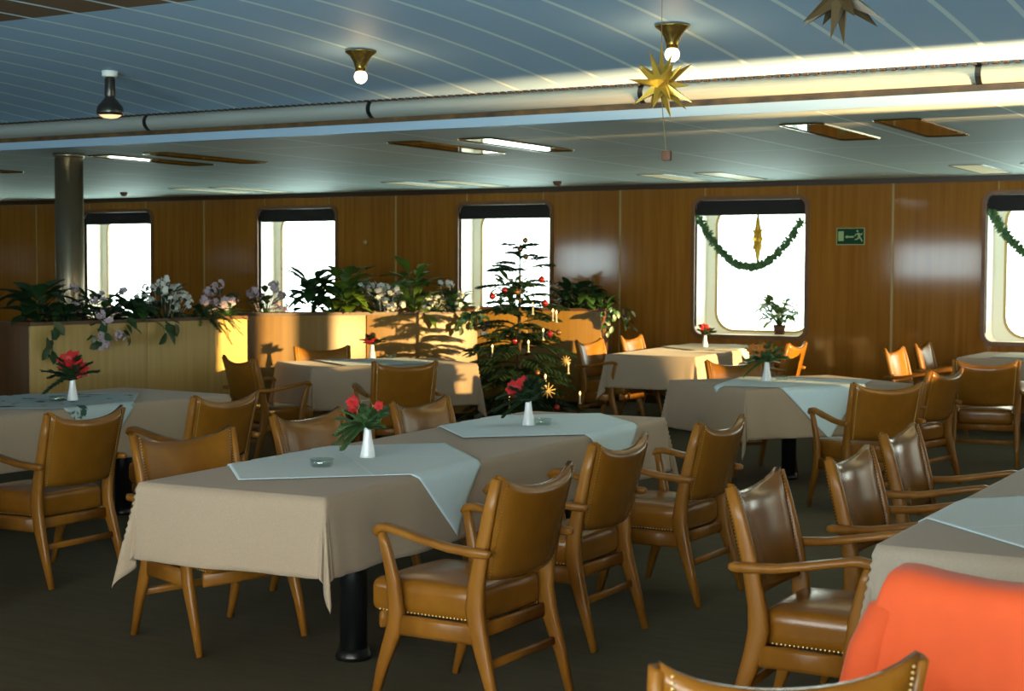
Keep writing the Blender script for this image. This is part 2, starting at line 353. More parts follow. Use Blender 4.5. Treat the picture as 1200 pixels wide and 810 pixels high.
# ------------------------------------------------------------------ armchair
def make_chair(label):
    t=thing('armchair',(0,0,0),0,label,'chair','armchairs of the dining saloon')
    for s in (-1,1):
        b=MB(); y0=s*.25
        b.sweep([(-.335,y0,0),(-.29,y0,.16),(-.240,y0*.97,.32),(-.225,y0*.96,.40),(-.232,y0*.97,.48),(-.258,y0*.98,.62),(-.292,y0*1.0,.76),(-.325,y0*1.03,.872)],
                [(.028,.028),(.046,.033),(.070,.038),(.074,.038),(.064,.036),(.054,.032),(.047,.029),(.038,.026)],(0,1,0)); b.build('rear_leg','wood',t)
        b=MB(); y0=s*.268
        b.sweep([(.200,y0,0),(.160,y0,.15),(.110,y0*.985,.29),(.100,y0*.985,.36),(.112,y0*1.0,.48),(.140,y0*1.03,.60),(.155,y0*1.05,.648)],
                [(.026,.027),(.044,.034),(.064,.038),(.064,.038),(.050,.034),(.039,.03),(.034,.03)],(0,1,0)); b.build('front_leg','wood',t)
        b=MB(); y1=s*.287
        b.sweep([(.176,y1,.640),(.160,y1,.662),(.125,y1,.668),(.06,y1*1.01,.659),(-.04,y1*1.02,.640),(-.15,y1*1.01,.620),(-.25,y1,.612),(-.305,y1,.612),(-.318,y1,.612)],
                [(.030,.028),(.034,.036),(.032,.044),(.028,.058),(.028,.066),(.030,.052),(.034,.036),(.032,.032),(.018,.018)],(0,1,0)); b.build('armrest','wood',t)
    b=MB()
    for s in (-1,1): b.sweep([(-.22,s*.247,.312),(.10,s*.262,.312)],(.076,.024),(0,1,0))
    b.sweep([(.185,-.24,.315),(.185,.24,.315)],(.022,.062),(0,0,1)); b.sweep([(-.225,-.23,.315),(-.225,.23,.315)],(.022,.055),(0,0,1))
    b.build('seat_frame','wood',t)
    b=MB(); b.sweep([(-.268,-.25,.20),(-.268,.25,.20)],(.018,.032),(0,0,1)); b.build('stretcher','wood',t)
    def dome(x,y,z,o):
        if z>0: o.z+=.022*(1-x*x)*(1-y*y)
        wfac=1+.05*x; return (o.x,o.y*wfac,o.z)
    b=MB(); b.rbox((.008,0,.402),(.468,.456,.128),.035,5,dome); st=b.build('seat','leather',t)
    # studs along the lower edge of the cushion
    def stud(b,p,d,r=.0042):
        p=V(p); d=V(d); a=d.orthogonal().normalized(); c=d.cross(a)
        b.add([p+a*r*math.cos(k*PI/2.5)+c*r*math.sin(k*PI/2.5) for k in range(5)]+[p+d*r*.7],[(k,(k+1)%5,5) for k in range(5)])
    for s in (-1,1):
        b=MB()
        for i in range(26): stud(b,(-.185+.38*i/25,s*(.2185+.017*i/25+.0015),.352),(0,s,0))
        b.build('nail_trim','stud',st)
    # curved leather back with dipped top edge
    NU,NV=14,10
    def zt(u): return .872-.043*(1-abs(u)**2.2)+.012*max(0,abs(u)-.8)*5
    def zb(u): return .505-.012*(1-u*u)
    def xp(z): return -.225-.10*max(0,(z-.44))/.43*1.0
    def pt(u,v,side):
        z=zb(u)+(zt(u)-zb(u))*v
        hw=.233+.018*v
        conc=-.040*(1-u*u)
        x=xp(z)+conc
        e=min(1,(1-abs(u))*7,(v)*9+.15,(1-v)*10+.05); th=.012+.018*math.sqrt(max(0,e))
        return (x+side*th,u*hw,z)
    vs=[];fs=[]
    for sd in (1,-1):
        for j in range(NV+1):
            for i in range(NU+1): vs.append(pt(-1+2*i/NU,j/NV,sd))
    q=(NU+1)*(NV+1); idx=lambda s,i,j:s*q+j*(NU+1)+i
    for j in range(NV):
        for i in range(NU):
            fs.append((idx(0,i,j),idx(0,i+1,j),idx(0,i+1,j+1),idx(0,i,j+1))); fs.append((idx(1,i,j),idx(1,i,j+1),idx(1,i+1,j+1),idx(1,i+1,j)))
    for i in range(NU):
        fs.append((idx(0,i,0),idx(1,i,0),idx(1,i+1,0),idx(0,i+1,0))); fs.append((idx(0,i,NV),idx(0,i+1,NV),idx(1,i+1,NV),idx(1,i,NV)))
    for j in range(NV):
        fs.append((idx(0,0,j),idx(0,0,j+1),idx(1,0,j+1),idx(1,0,j))); fs.append((idx(0,NU,j),idx(1,NU,j),idx(1,NU,j+1),idx(0,NU,j+1)))
    b=MB(); b.add(vs,fs); bk=b.build('backrest','leather',t)
    for s in (-1,1):
        for sd in (1,-1):
            b=MB()
            for i in range(30):
                v=.03+.94*i/29; p=V(pt(s*.93,v,sd)); stud(b,p,(sd,0,0),.0038)
            b.build('nail_trim','stud',bk)
    return t
CH=[ # mx,my (mid of the top edge), facing deg, label
 (-2.69,4.82,178,'brown leather armchair beside the long table, nearest the front corner fold of its cloth'),
 (-2.89,5.93,180,'brown leather armchair in the middle of three along the bare-floor side of the long table'),
 (-2.84,6.94,178,'brown leather armchair with both arms clear at the far end of the long table'),
 (-4.65,5.16,-15,'armchair tucked in behind the front left corner of the long taupe tablecloth'),
 (-4.76,6.20,-4,'armchair across the long table, partly behind the vase with the gold straw ribbon'),
 (-4.69,7.13,-3,'armchair behind the long table, showing its shiny backrest between two pale table squares'),
 (-5.68,4.70,180,'armchair cut off by the left edge of the photo beside the holly-printed table square'),
 (-5.77,5.66,180,'armchair with its back turned and sunlit rear legs at the holly-printed table'),
 (-5.85,6.83,177,'armchair with its back turned at the corner of the table by the oak planter'),
 (-8.15,9.71,69,'dark armchair seen from the side before the bright end of the oak planter'),
 (-8.70,11.54,-40,'dark armchair between the honey oak planter and its table, only its back top showing'),
 (-6.72,9.98,140,'dark armchair with its back turned in front of the table at the honey oak planter'),
 (-7.24,14.17,-4,'armchair with a blazing sunlit backrest right of the fir tree'),
 (-7.30,15.30,0,'armchair with one sunlit edge, second from the fir tree at the garlanded window table'),
 (-5.22,14.75,180,'shaded armchair right of the table under the garlanded window, left of the exit sign'),
 (-2.86,9.83,138,'dark armchair with its back turned at the sunlit table with the orange-flowered vase'),
 (-4.62,11.62,-40,'armchair between the sunlit table and the table under the garlanded window'),
 (-4.09,14.30,-3,'armchair with a small blazing sunlit backrest at the far right table by the wall'),
 (-4.12,15.40,0,'shaded armchair behind the one with the small sunlit backrest by the wall'),
 (-2.90,12.78,103,'dark armchair with its back turned, cut by the right edge below the last window'),
 (-2.89,11.40,168,'reddish armchair seen from the side between two dark turned-away armchairs'),
 (-1.92,5.06,2,'glossy armchair beside the hanging grey cloth corner, nearest of the right-hand row'),
 (-1.87,5.96,0,'glossy armchair in the middle of the right-hand row, above the pale blue square'),
 (-1.96,6.98,0,'glossy armchair farthest back in the right-hand row'),
 (-.965,2.71,130,'yellowish leather armchair at the bottom edge of the photo, only its top in view'),
 (-.74,3.64,90,'armchair hidden under an orange jacket at the lower right corner'),
]
proto=None
for mx,my,a,lab in CH:
    ra=R_(a); loc=(mx+.315*math.cos(ra),my+.315*math.sin(ra),0)
    if proto is None:
        proto=make_chair(lab); proto.location=loc; proto.rotation_euler=(0,0,ra)
    else:
        q=dup(proto,loc,ra,lab)
        if 'jacket' in lab: q.scale=(1,.95,.925)

# ------------------------------------------------------------------ tables and cloths
ZTOP=.735
class Cloth:
    """drape over a table: local frame centred on the top, half sizes hx,hy, drop d"""
    def __init__(s,hx,hy,d,seed): s.hx,s.hy,s.d=hx,hy,d; r=random.Random(seed); s.ph=[r.random()*6.28 for _ in range(6)]
    def wave(s,t,k): return .5+.35*math.sin(7.3*t+s.ph[k])+.15*math.sin(17*t+s.ph[(k+3)%6])
    def at(s,x,y,off=0):
        hx,hy=s.hx,s.hy; sx=abs(x)-hx; sy=abs(y)-hy; gx=math.copysign(1,x); gy=math.copysign(1,y)
        if sx<=0 and sy<=0: return (x,y,ZTOP+.008+off)
        if sx>0 and sy<=0:
            q=sx/s.d; k=hy-abs(y); f=math.exp(-k/.10); o=.010+off+(.045*q*s.wave(y,0 if gx>0 else 1)+.02*q)*(1-.5*f)+.014*q*f*math.sin(k*42)
            return (gx*(hx+o),y*(1+.0*q),ZTOP+.004-sx*.985)
        if sy>0 and sx<=0:
            q=sy/s.d; k=hx-abs(x); f=math.exp(-k/.10); o=.010+off+(.045*q*s.wave(x,2 if gy>0 else 3)+.02*q)*(1-.5*f)+.014*q*f*math.sin(k*42)
            return (x,gy*(hy+o),ZTOP+.004-sy*.985)
        r=math.hypot(sx,sy); a=math.atan2(sy,sx); q=r/s.d
        w0=.045*s.wave(gy*hy,0 if gx>0 else 1)*(1-a/(PI/2))+.045*s.wave(gx*hx,2 if gy>0 else 3)*(a/(PI/2))
        o=.010+off+(w0*.5+.01)*q+ q*(.016*math.sin(2*a)**2+.034*math.cos(10*(a-PI/4))*math.sin(2*a))
        return (gx*(hx+o*math.cos(a)),gy*(hy+o*math.sin(a)),ZTOP+.004-r*.97)
def drape(c,grid,off,th):
    n=len(grid); mm=len(grid[0]); vs=[c.at(x,y,off) for row in grid for x,y in row]; fs=[]
    for i in range(n-1):
        for j in range(mm-1): fs.append((i*mm+j,(i+1)*mm+j,(i+1)*mm+j+1,i*mm+j+1))
    b=MB(); b.add(vs,fs); return b
def axis_pts(h,d):
    P=[-h-d*(1-i/16) for i in range(16)]+[-h,-h+.012]
    n=max(4,int(2*h/.04)); P+=[-h+.012+(2*h-.024)*i/n for i in range(1,n)]
    return P+[h-.012,h]+[h+d*(i+1)/16 for i in range(16)]
def solid(o,t):
    md=o.modifiers.new('thickness','SOLIDIFY'); md.thickness=t; md.offset=1
def place(o,c,rz): o.location=(c[0],c[1],0); o.rotation_euler=(0,0,rz)
def table(c,rz,hx,hy,d,mt,lab,clab,ped,seed,square=None):
    t=thing('dining_table',(c[0],c[1],0),rz,lab,'table','cloth-covered dining tables')
    b=MB(); b.rbox((0,0,ZTOP-.018),(2*hx-.006,2*hy-.006,.036),.012,3); b.build('tabletop','tabletop',t)
    for px,py in ped:
        b=MB(); b.lathe([(.056,.03),(.056,ZTOP-.06)],(px,py,0),20); p=b.build('pedestal','black',t)
        b=MB(); b.lathe([(.074,0),(.074,.018),(.066,.03),(.062,.045)],(px,py,0),20); b.build('base_flange','black',p)
        b=MB(); b.box((px-.14,py-.03,ZTOP-.075),(px+.14,py+.03,ZTOP-.036)); b.box((px-.03,py-.32,ZTOP-.076),(px+.03,py+.32,ZTOP-.037)); b.build('top_bracket','black',p)
    cl=Cloth(hx,hy,d,seed)
    gx,gy=axis_pts(hx,d),axis_pts(hy,d)
    o=drape(cl,[[(x,y) for y in gy] for x in gx],0,.002).build('tablecloth',mt); place(o,c,rz); solid(o,.0025)
    tag(o,clab,'tablecloth','taupe tablecloths')
    if square:
        for (sx,sy,ang,sz,smt,slab) in square:
            n=56; ra=R_(ang); g=[]
            for i in range(n+1):
                row=[]
                for j in range(n+1):
                    u,v=(-.5+i/n)*sz,(-.5+j/n)*sz
                    row.append((sx+u*math.cos(ra)-v*math.sin(ra),sy+u*math.sin(ra)+v*math.cos(ra)))
                g.append(row)
            bb=drape(cl,g,.010,.002); q=bb.build('table_square',smt); place(q,c,rz); solid(q,.0015); tag(q,slab,'tablecloth','small top cloths laid on the tablecloths')
            # ironed creases / printed sprigs
            if smt!='print':
                b=MB()
                for vert in (0,1):
                    L1=[];L2=[]
                    for i in range(n+1):
                        w=(-.5+i/n)*sz*.995
                        for e,LL in ((-.006,L1),(.006,L2)):
                            u,v=(w,e) if vert==0 else (e,w)
                            LL.append(cl.at(sx+u*math.cos(ra)-v*math.sin(ra),sy+u*math.sin(ra)+v*math.cos(ra),.0138))
                    k=len(L1); b.add(L1+L2,[(i,i+1,k+i+1,k+i) for i in range(k-1)])
                b.build('crease','crease' if smt=='blue_cloth' else smt,q)
    return cl
rA=R_(3.4); cA=(-3.995,6.33)
def w2l(c,rz,x,y):
    dx,dy=x-c[0],y-c[1]; return (dx*math.cos(rz)+dy*math.sin(rz),-dx*math.sin(rz)+dy*math.cos(rz))
def sq(c,rz,x,y,ang,sz,mt,lab): return (*w2l(c,rz,x,y),ang,sz,mt,lab)
table(cA,rA,.438,1.77,.30,'taupe','long dining table under a taupe cloth, black pedestal showing at its front',
 'long taupe tablecloth with a deep corner fold over the front black pedestal',[w2l(cA,rA,-3.68,5.09),w2l(cA,rA,-3.9,7.3)],11,
 [sq(cA,rA,-4.0,5.52,45-3.4,1.09,'blue_cloth','pale blue square on the long table under the glass ashtray and gold-ribboned vase'),
  sq(cA,rA,-4.06,7.32,45-3.4,1.09,'blue_cloth','pale blue square on the far half of the long table under the red-sprig vase')])
cB=(-.86,6.30)
table(cB,0,.53,1.60,.34,'grey_cloth','dining table at the right edge of the photo with the grey-taupe cloth','grey-taupe tablecloth with a pointed corner beside the orange jacket',[(0,-.9),(0,.9)],12,
 [sq(cB,0,-.80,5.51,45,1.20,'blue_cloth','sky blue square on the grey-taupe cloth beside the orange jacket')])
cC=(-7.48,6.35)
table(cC,R_(-4),.52,1.72,.33,'taupe','dining table before the oak planter at the left edge of the photo','taupe tablecloth before the oak planter at the left edge of the photo',[w2l(cC,R_(-4),-7.15,7.35),w2l(cC,R_(-4),-7.4,5.4)],13,
 [sq(cC,R_(-4),-7.42,6.95,45,1.10,'print','pale square printed with dark holly sprigs, draped over a table edge at left')])
rD=R_(56); cD=(-8.06,11.50)
table(cD,rD,.78,.50,.37,'taupe','dining table in front of the honey oak planter','taupe tablecloth with one sunlit end in front of the honey oak planter',[(0,0)],14,
 [sq(cD,rD,-8.06,11.52,0,.92,'blue_cloth','grey-blue square on the table in front of the honey oak planter')])
cE=(-6.55,15.25)
table(cE,R_(5),.47,1.34,.33,'taupe','dining table under the garlanded window right of the fir tree','taupe tablecloth under the garlanded window right of the fir tree',[(0,-.7),(0,.6)],15,
 [sq(cE,R_(5),-6.5,15.75,45,1.05,'white_cloth','off-white square on the table under the garlanded window')])
rF=R_(55.5); cF=(-4.03,11.26)
table(cF,rF,.755,.52,.36,'taupe','sunlit dining table in the right middle with the orange-flowered vase','taupe tablecloth with a sunlit top under the orange-flowered vase',[(0,0)],16,
 [sq(cF,rF,-3.93,11.1,45,1.02,'blue_cloth','square with a blue hanging corner on the sunlit table in the right middle')])
cG=(-3.10,16.0)
table(cG,0,.67,.62,.32,'taupe','dining table against the wall at the far right edge of the photo','taupe tablecloth by the wall at the far right edge of the photo',[(0,0)],17,
 [sq(cG,0,-3.0,16.0,0,1.02,'white_cloth','off-white square on the table by the wall at the far right edge')])

# ------------------------------------------------------------------ orange jacket over the chair back
def jacket():
    mx,my=-.745,3.64; b=MB(); NU,NV=24,22; vs=[];fs=[]
    rr=random.Random(3)
    for j in range(NV+1):
        v=j/NV   # 0 = behind (camera side) hem, .5 = top, 1 = inside hem
        for i in range(NU+1):
            u=-1+2*i/NU
            s=abs(v-.5)*2
            z=.896-.026*(1-u*u)-.62*max(0,s-.09)**1.03*(1 if v<.5 else .55)
            hw=.285+.085*min(1,s*1.1)+ .012*math.sin(9*v)
            side=-1 if v<.5 else 1
            yy=my+side*(.050+.05*min(1,s*3))*min(1,s*14) -.03*(1-u*u)*(1-s)
            fold=.020*s*math.sin(u*6+v*9)+.014*s*math.sin(u*13-11*v)+.007*math.sin(u*23+v*31)*min(1,s*3)
            if v<.5: yy+= .10*s*.55*(-1)
            else: yy+= -.10*s*.2
            vs.append((mx+u*hw-.02*s,yy+fold*side,z-.02*max(0,abs(u)-.85)*4*(1-s)))
    for j in range(NV):
        for i in range(NU): a=j*(NU+1)+i; fs.append((a,a+1,a+NU+2,a+NU+1))
    b.add(vs,fs); o=b.build('jacket','orange'); md=o.modifiers.new('thickness','SOLIDIFY'); md.thickness=.012; md.offset=1
    sb=o.modifiers.new('smooth','SUBSURF'); sb.levels=1; sb.render_levels=1
    tag(o,'orange jacket draped over a chair back at the lower right corner','jacket')
    # sleeve hanging at the side nearer the table
    b=MB(); b.tube([(mx-.262,my-.07,.845),(mx-.285,my-.075,.80),(mx-.315,my-.09,.70),(mx-.335,my-.10,.58),(mx-.345,my-.11,.44),(mx-.345,my-.11,.33)],[.018,.042,.054,.06,.056,.05],14)
    b.build('sleeve','orange',o)
jacket()

# ------------------------------------------------------------------ vases, flowers, ashtrays
def vase(x,y,h,lab):
    b=MB(); k=h/.145
    b.lathe([(.034*k,0),(.035*k,.006),(.030*k,.03*k),(.021*k,.075*k),(.0165*k,.12*k),(.018*k,.145*k),(.0135*k,.143*k),(.012*k,.09*k)],(0,0,0),20)
    o=b.build('vase','porcelain'); o.location=(x,y,ZTOP+.019); return tag(o,lab,'vase','white porcelain table vases')
def sprig(b,p,d,L,rr,w=.004,nl=.03,n=26):
    """one fir or fern sprig: a stem with two rows of needles"""
    p=V(p); d=V(d).normalized(); pts=[p+d*L*t-V((0,0,1))*L*.35*t*t for t in (0,.33,.66,1)]
    b.tube(pts,[.003,.0025,.002,.001],4)
    for i in range(n):
        t=.12+.88*i/n; k=min(2,int(t*3)); q=pts[k].lerp(pts[k+1],t*3-k); ax=(pts[k+1]-pts[k]).normalized()
        for s in (-1,1):
            sd=ax.cross(V((0,0,1))).normalized()*s; dd=(ax*.7+sd*(1)+V((0,0,rr.uniform(-.3,.5)))).normalized()
            l=nl*(1-.5*t)*rr.uniform(.8,1.1); pe=dd.cross(V((0,0,1))).normalized()*w/2+V((0,0,w/3))
            b.add([q-pe,q+pe,q+dd*l],[(0,1,2)],False)
def bloom(b,c,r,rr,n=8,flat=.25,axis=(.45,-.75,.45)):
    c=V(c); ax=V(axis).normalized(); p=ax.cross(V((0,0,1))).normalized(); q=ax.cross(p)
    for ringk,(m,rs) in enumerate(((n,1),(max(4,n-3),.62))):
        for k in range(m):
            a=2*PI*k/m+ringk*.4+rr.uniform(-.15,.15); d=p*math.cos(a)+q*math.sin(a)+ax*(flat+.3*ringk)
            b.leaf(c,d,ax,r*rs*rr.uniform(.85,1.1),r*.62*rs,.25,.12)
def bouquet(x,y,z,lab,seed,size,fl,flmat,tilt=0,ribbon=False,green='fir',droop=0):
    rr=random.Random(seed); t=thing('flower_arrangement',(x,y,z),0,lab,'flowers','Christmas sprigs in the table vases')
    b=MB()
    for k in range(30):
        a=rr.uniform(0,6.28); e=rr.uniform(.0,1.45); 
        sprig(b,(0,0,-.03),(math.cos(a)*math.cos(e)*.8,math.sin(a)*math.cos(e)*.8,math.sin(e)+.45),size*rr.uniform(.9,1.6),rr,.013,size*.38,34)
    for k in range(droop): 
        a=-2.7+rr.uniform(-.7,.7); sprig(b,(0,0,.0),(math.cos(a),math.sin(a),.35-1.1*k/max(1,droop)),size*rr.uniform(.9,1.25),rr,.015,size*.40,40)
    for k in range(4):
        a=rr.uniform(0,6.28); b.leaf((0,0,.01),(math.cos(a),math.sin(a),rr.uniform(.1,.9)),(0,0,1),size*.6,size*.2,.3)
    b.build('foliage',green,t)
    for (dx,dy,dz,r) in fl:
        b=MB(); bloom(b,(dx,dy,dz),r,rr); b.ball((dx,dy,dz+.004),r*.14,6,4)
        b.tube([(0,0,-.02),(dx*.6,dy*.6,dz*.5),(dx,dy,dz)],.003,4); b.build('bloom',flmat,t)
    if ribbon:
        b=MB(); b.sweep([(-.03,-.03,.0),(-.035,-.035,.055),(-.018,-.02,.105),(.012,.0,.11),(.03,.015,.06),(.04,.02,.025),(.055,.03,.03),(.045,.028,-.005)],(.002,.009),(.5,-.86,0),6); b.build('straw_ribbon','straw',t)
    return t
vz=ZTOP+.019
vase(-3.985,5.62,.150,'white vase on the near half of the long table, behind the glass ashtray')
bouquet(-3.985,5.62,vz+.15,'fir sprigs with small red blooms and a gold straw ribbon on the long table',1,.125,[(-.060,-.03,.10,.034),(-.075,-.01,.065,.028),(.060,.0,.085,.026)],'red',ribbon=True,green='fir2',droop=9)
vase(-4.075,7.25,.150,'white vase standing in a glass dish on the far half of the long table')
bouquet(-4.075,7.25,vz+.15,'fir sprigs with one slanting red poinsettia, far half of the long table',2,.15,[(-.075,-.03,.045,.055),(-.02,-.02,.080,.048)],'red',droop=3)
vase(-7.30,7.06,.150,'white vase on the holly-printed square at left')
bouquet(-7.30,7.06,vz+.15,'big red poinsettia with drooping fir sprigs before the oak planter',3,.17,[(.0,-.03,.10,.085),(.05,.02,.05,.065)],'red',droop=2)
vase(-8.40,11.92,.150,'white vase on the table in front of the honey oak planter')
bouquet(-8.40,11.92,vz+.15,'small red bloom with fir sprigs in front of the honey oak planter',4,.12,[(0,-.03,.03,.06)],'red')
vase(-6.60,15.70,.150,'white vase on the table under the garlanded window')
bouquet(-6.60,15.70,vz+.15,'round red bloom with fir sprigs under the garlanded window',5,.13,[(0,-.02,.06,.065)],'red')
vase(-4.165,11.12,.165,'white vase on the sunlit table in the right middle')
bouquet(-4.165,11.12,vz+.165,'orange blooms with bright fir sprigs on the sunlit table',6,.17,[(.0,-.04,.07,.075),(-.09,-.05,.07,.055)],'orange_fl',green='fir2',droop=3)
def ashtray(x,y,lab,r=.052):
    b=MB(); b.lathe([(.001,.003),(r*.8,.003),(r*.92,.012),(r,.036),(r*.9,.036),(r*.82,.014),(r*.7,.009),(.001,.009)],(0,0,0),20,False)
    o=b.build('ashtray','clear'); o.location=(x,y,ZTOP+.019); tag(o,lab,'ashtray','clear glass table ashtrays')
ashtray(-3.955,5.24,'clear glass ashtray on the near half of the long table')
ashtray(-4.01,7.29,'clear glass dish beside the vase on the far half of the long table')
ashtray(-7.30,6.93,'clear glass ashtray on the holly-printed square')
ashtray(-8.22,11.98,'clear glass ashtray on the table in front of the honey oak planter')
ashtray(-4.09,11.25,'clear glass ashtray on the sunlit table')

# ------------------------------------------------------------------ planters
ZP=1.15
def planter(p0,p1,depth,lab,mt,npan,h=ZP):
    p0,p1=V((*p0,0)),V((*p1,0)); d=p1-p0; L=d.length; rz=math.atan2(d.y,d.x)   # body lies on the left of p0->p1
    t=thing('planter',p0,rz,lab,'planter','panelled wooden planters dividing the saloon')
    b=MB(); b.box((.02,.02,.06),(L-.02,depth-.02,h-.12)); b.build('body','dkwood',t)
    for k in range(npan):
        b=MB(); a,c=L*k/npan,L*(k+1)/npan; b.rbox(((a+c)/2,.012,(h-.02+.07)/2),(c-a-.008,.026,h-.02-.07),.004,1); b.build('panel',mt,t)
    b=MB(); b.rbox((L/2,depth-.012,(h-.02+.07)/2),(L-.008,.026,h-.09),.004,1); b.build('panel',mt,t)
    for x in (.012,L-.012):
        b=MB(); b.rbox((x,depth/2,(h-.02+.07)/2),(.024,depth-.05,h-.09),.004,1); b.build('end_panel','dkwood',t)
    b=MB()
    for lo,hi in (((0,-.006,h-.03),(L,.03,h)),((0,depth-.03,h-.03),(L,depth+.006,h)),((-.006,0,h-.031),(.03,depth,h-.001)),((L-.03,0,h-.031),(L+.006,depth,h-.001))): b.box(lo,hi)
    b.build('rim','dkwood',t)
    b=MB(); b.box((.03,.03,h-.12),(L-.03,depth-.03,h-.05)); b.build('soil','soil',t)
    b=MB(); b.box((.03,.03,0),(L-.03,depth-.03,.07)); b.build('plinth','black',t)
    return t
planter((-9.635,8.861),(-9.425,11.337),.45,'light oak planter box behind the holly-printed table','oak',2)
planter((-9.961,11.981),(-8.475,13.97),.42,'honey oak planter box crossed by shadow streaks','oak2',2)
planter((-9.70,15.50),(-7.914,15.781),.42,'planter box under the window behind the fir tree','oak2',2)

# plants in the planters
def plant(x,y,z,lab,seed,n,Ls,W,spread,hgt,blooms=0,bm=None,lm='leaf',trail=0,tdir=(1,0),bsize=.030,fern=0,name='planter_plant',grp='plants in the planter boxes'):
    rr=random.Random(seed); t=thing(name,(x,y,z),0,lab,'plant',grp)
    b=MB()
    for k in range(int(n*2.1)):
        a=rr.uniform(0,6.28); r=spread*math.sqrt(rr.random())*.6; hh=hgt*rr.uniform(.15,.85)
        root=V((0,0,-.02)); tip=V((math.cos(a)*r,math.sin(a)*r,hh))
        if k%2==0: b.tube([root,tip*.5+V((0,0,.03)),tip],[.005,.004,.003],4)
        d=V((math.cos(a)*rr.uniform(.5,1),math.sin(a)*rr.uniform(.5,1),rr.uniform(-.2,.9)))
        b.leaf(tip,d,(0,0,1),Ls*rr.uniform(.7,1.25),W*rr.uniform(.8,1.3),rr.uniform(.1,.5))
    for k in range(trail):
        a=math.atan2(tdir[1],tdir[0])+rr.uniform(-.9,.9); o=V((math.cos(a),math.sin(a),0)); ext=rr.uniform(.20,.30); drop=rr.uniform(.05,.30)
        b.tube([V((0,0,.0)),o*ext*.6+V((0,0,.05)),o*ext+V((0,0,-.02)),o*(ext+.02)+V((0,0,-drop))],.004,4)
        for j in range(7):
            q=o*(ext+.03)+V((rr.uniform(-.06,.06),rr.uniform(-.06,.06),.05-drop*j/6)); b.leaf(q,o*.4+V((rr.uniform(-.5,.5),rr.uniform(-.5,.5),rr.uniform(-1,.0))),o,Ls*.7,W*.7,.2)
    for k in range(fern):
        a=math.atan2(tdir[1],tdir[0])+rr.uniform(-1.4,1.4); sprig(b,(math.cos(a)*.12,math.sin(a)*.12,rr.uniform(0,.1)),(math.cos(a),math.sin(a),rr.uniform(-.6,.7)),rr.uniform(.22,.34),rr,.010,.05,26)
    b.build('foliage',lm,t)
    if blooms:
        b=MB()
        for k in range(blooms):
            a=rr.uniform(0,6.28); r=spread*math.sqrt(rr.random())*1.05; c=V((math.cos(a)*r,math.sin(a)*r,hgt*rr.uniform(.30,1.15)))
            if trail and k%3==0: a=math.atan2(tdir[1],tdir[0])+rr.uniform(-.8,.8); c=V((math.cos(a)*.31,math.sin(a)*.31,rr.uniform(-.18,.1)))
            b.tube([(c.x*.6,c.y*.6,c.z*.3),c],.002,4)
            for j in range(6):
                dv=V((rr.uniform(-1,1),rr.uniform(-1,1),rr.uniform(-1,1))); cc=c+dv*bsize*1.1; b.ball(cc,bsize*.30,6,4)
                for m_ in range(5):
                    g=2*PI*m_/5; ax=dv.normalized(); p=ax.orthogonal().normalized(); q=ax.cross(p); b.leaf(cc,p*math.cos(g)+q*math.sin(g)+ax*.35,ax,bsize,bsize*.85,.2,.1)
        b.build('blossoms',bm,t)
    return t
P1=V((-9.86,8.90,0)); 
def on1(t): return (-9.635-.20+.21*t,8.861+2.476*t)      # along the oak planter
def on2(t): return (-9.961+1.486*t-.17,11.981+1.989*t+.12)
def on3(t): return (-9.70+1.786*t,15.68+.281*t)
zs=ZP-.05
plant(*on1(.10),zs,'dark big-leaved plant at the camera end of the light oak planter',21,26,.20,.12,.22,.36,trail=1,tdir=(1,-.5))
plant(*on1(.20),zs,'dark bushy plant before the steel column in the oak planter',28,24,.13,.08,.25,.20)
plant(*on1(.36),zs,'pale pink flowers trailing over the oak planter beside the steel column',22,24,.14,.09,.24,.30,14,'pinkfl',trail=3,tdir=(1,0))
plant(*on1(.52),zs,'plant with broad dark pointed leaves in the middle of the oak planter',23,16,.20,.12,.20,.24,trail=1,tdir=(1,.2))
plant(*on1(.66),zs,'white-flowering plant in the oak planter, before the gap right of the first window',24,26,.12,.08,.24,.36,26,'whitefl',bsize=.026)
plant(*on1(.85),zs,'fern hanging over the front of the oak planter',25,14,.10,.05,.18,.18,0,None,fern=34,tdir=(1,0))
plant(*on1(.95),zs,'pink-flowering plant at the far end of the oak planter',26,18,.10,.06,.20,.32,14,'pinkfl')
plant(*on2(.10),zs,'pale flowering plant at the left end of the honey oak planter',27,20,.10,.06,.20,.30,12,'pinkfl')
plant(*on2(.30),zs,'tall dark green plant in front of the second window',31,28,.22,.12,.20,.50,lm='leaf')
plant(*on2(.44),zs,'bushy bright green plant at the right side of the second window',32,34,.24,.13,.22,.54,lm='leaf2')
plant(*on2(.60),zs,'white-flowering plant in the middle of the honey oak planter',33,22,.11,.06,.24,.28,20,'whitefl',bsize=.03)
plant(*on2(.74),zs,'plant with upright yellow-green leaves in the honey oak planter',34,24,.26,.12,.20,.56,lm='leaf2')
plant(*on2(.84),zs,'pale blue-white flowers low in the honey oak planter',36,14,.10,.06,.18,.16,10,'whitefl',bsize=.03)
plant(*on2(.93),zs,'white-flowering plant with dark trailing leaves at the right end of the honey oak planter',35,20,.14,.09,.16,.30,12,'whitefl',trail=4,tdir=(.9,.1),bsize=.03)
plant(*on3(.34),zs,'green plant in the window behind the fir tree',37,30,.18,.08,.28,.45,lm='leaf2')
plant(*on3(.78),zs,'dark leafy plant on the planter right of the fir tree',38,50,.17,.11,.38,.36,trail=0)
plant(*on3(.95),zs,'dark trailing ivy at the right end of the planter behind the fir tree',39,20,.13,.08,.18,.22,trail=4,tdir=(1,-.2))
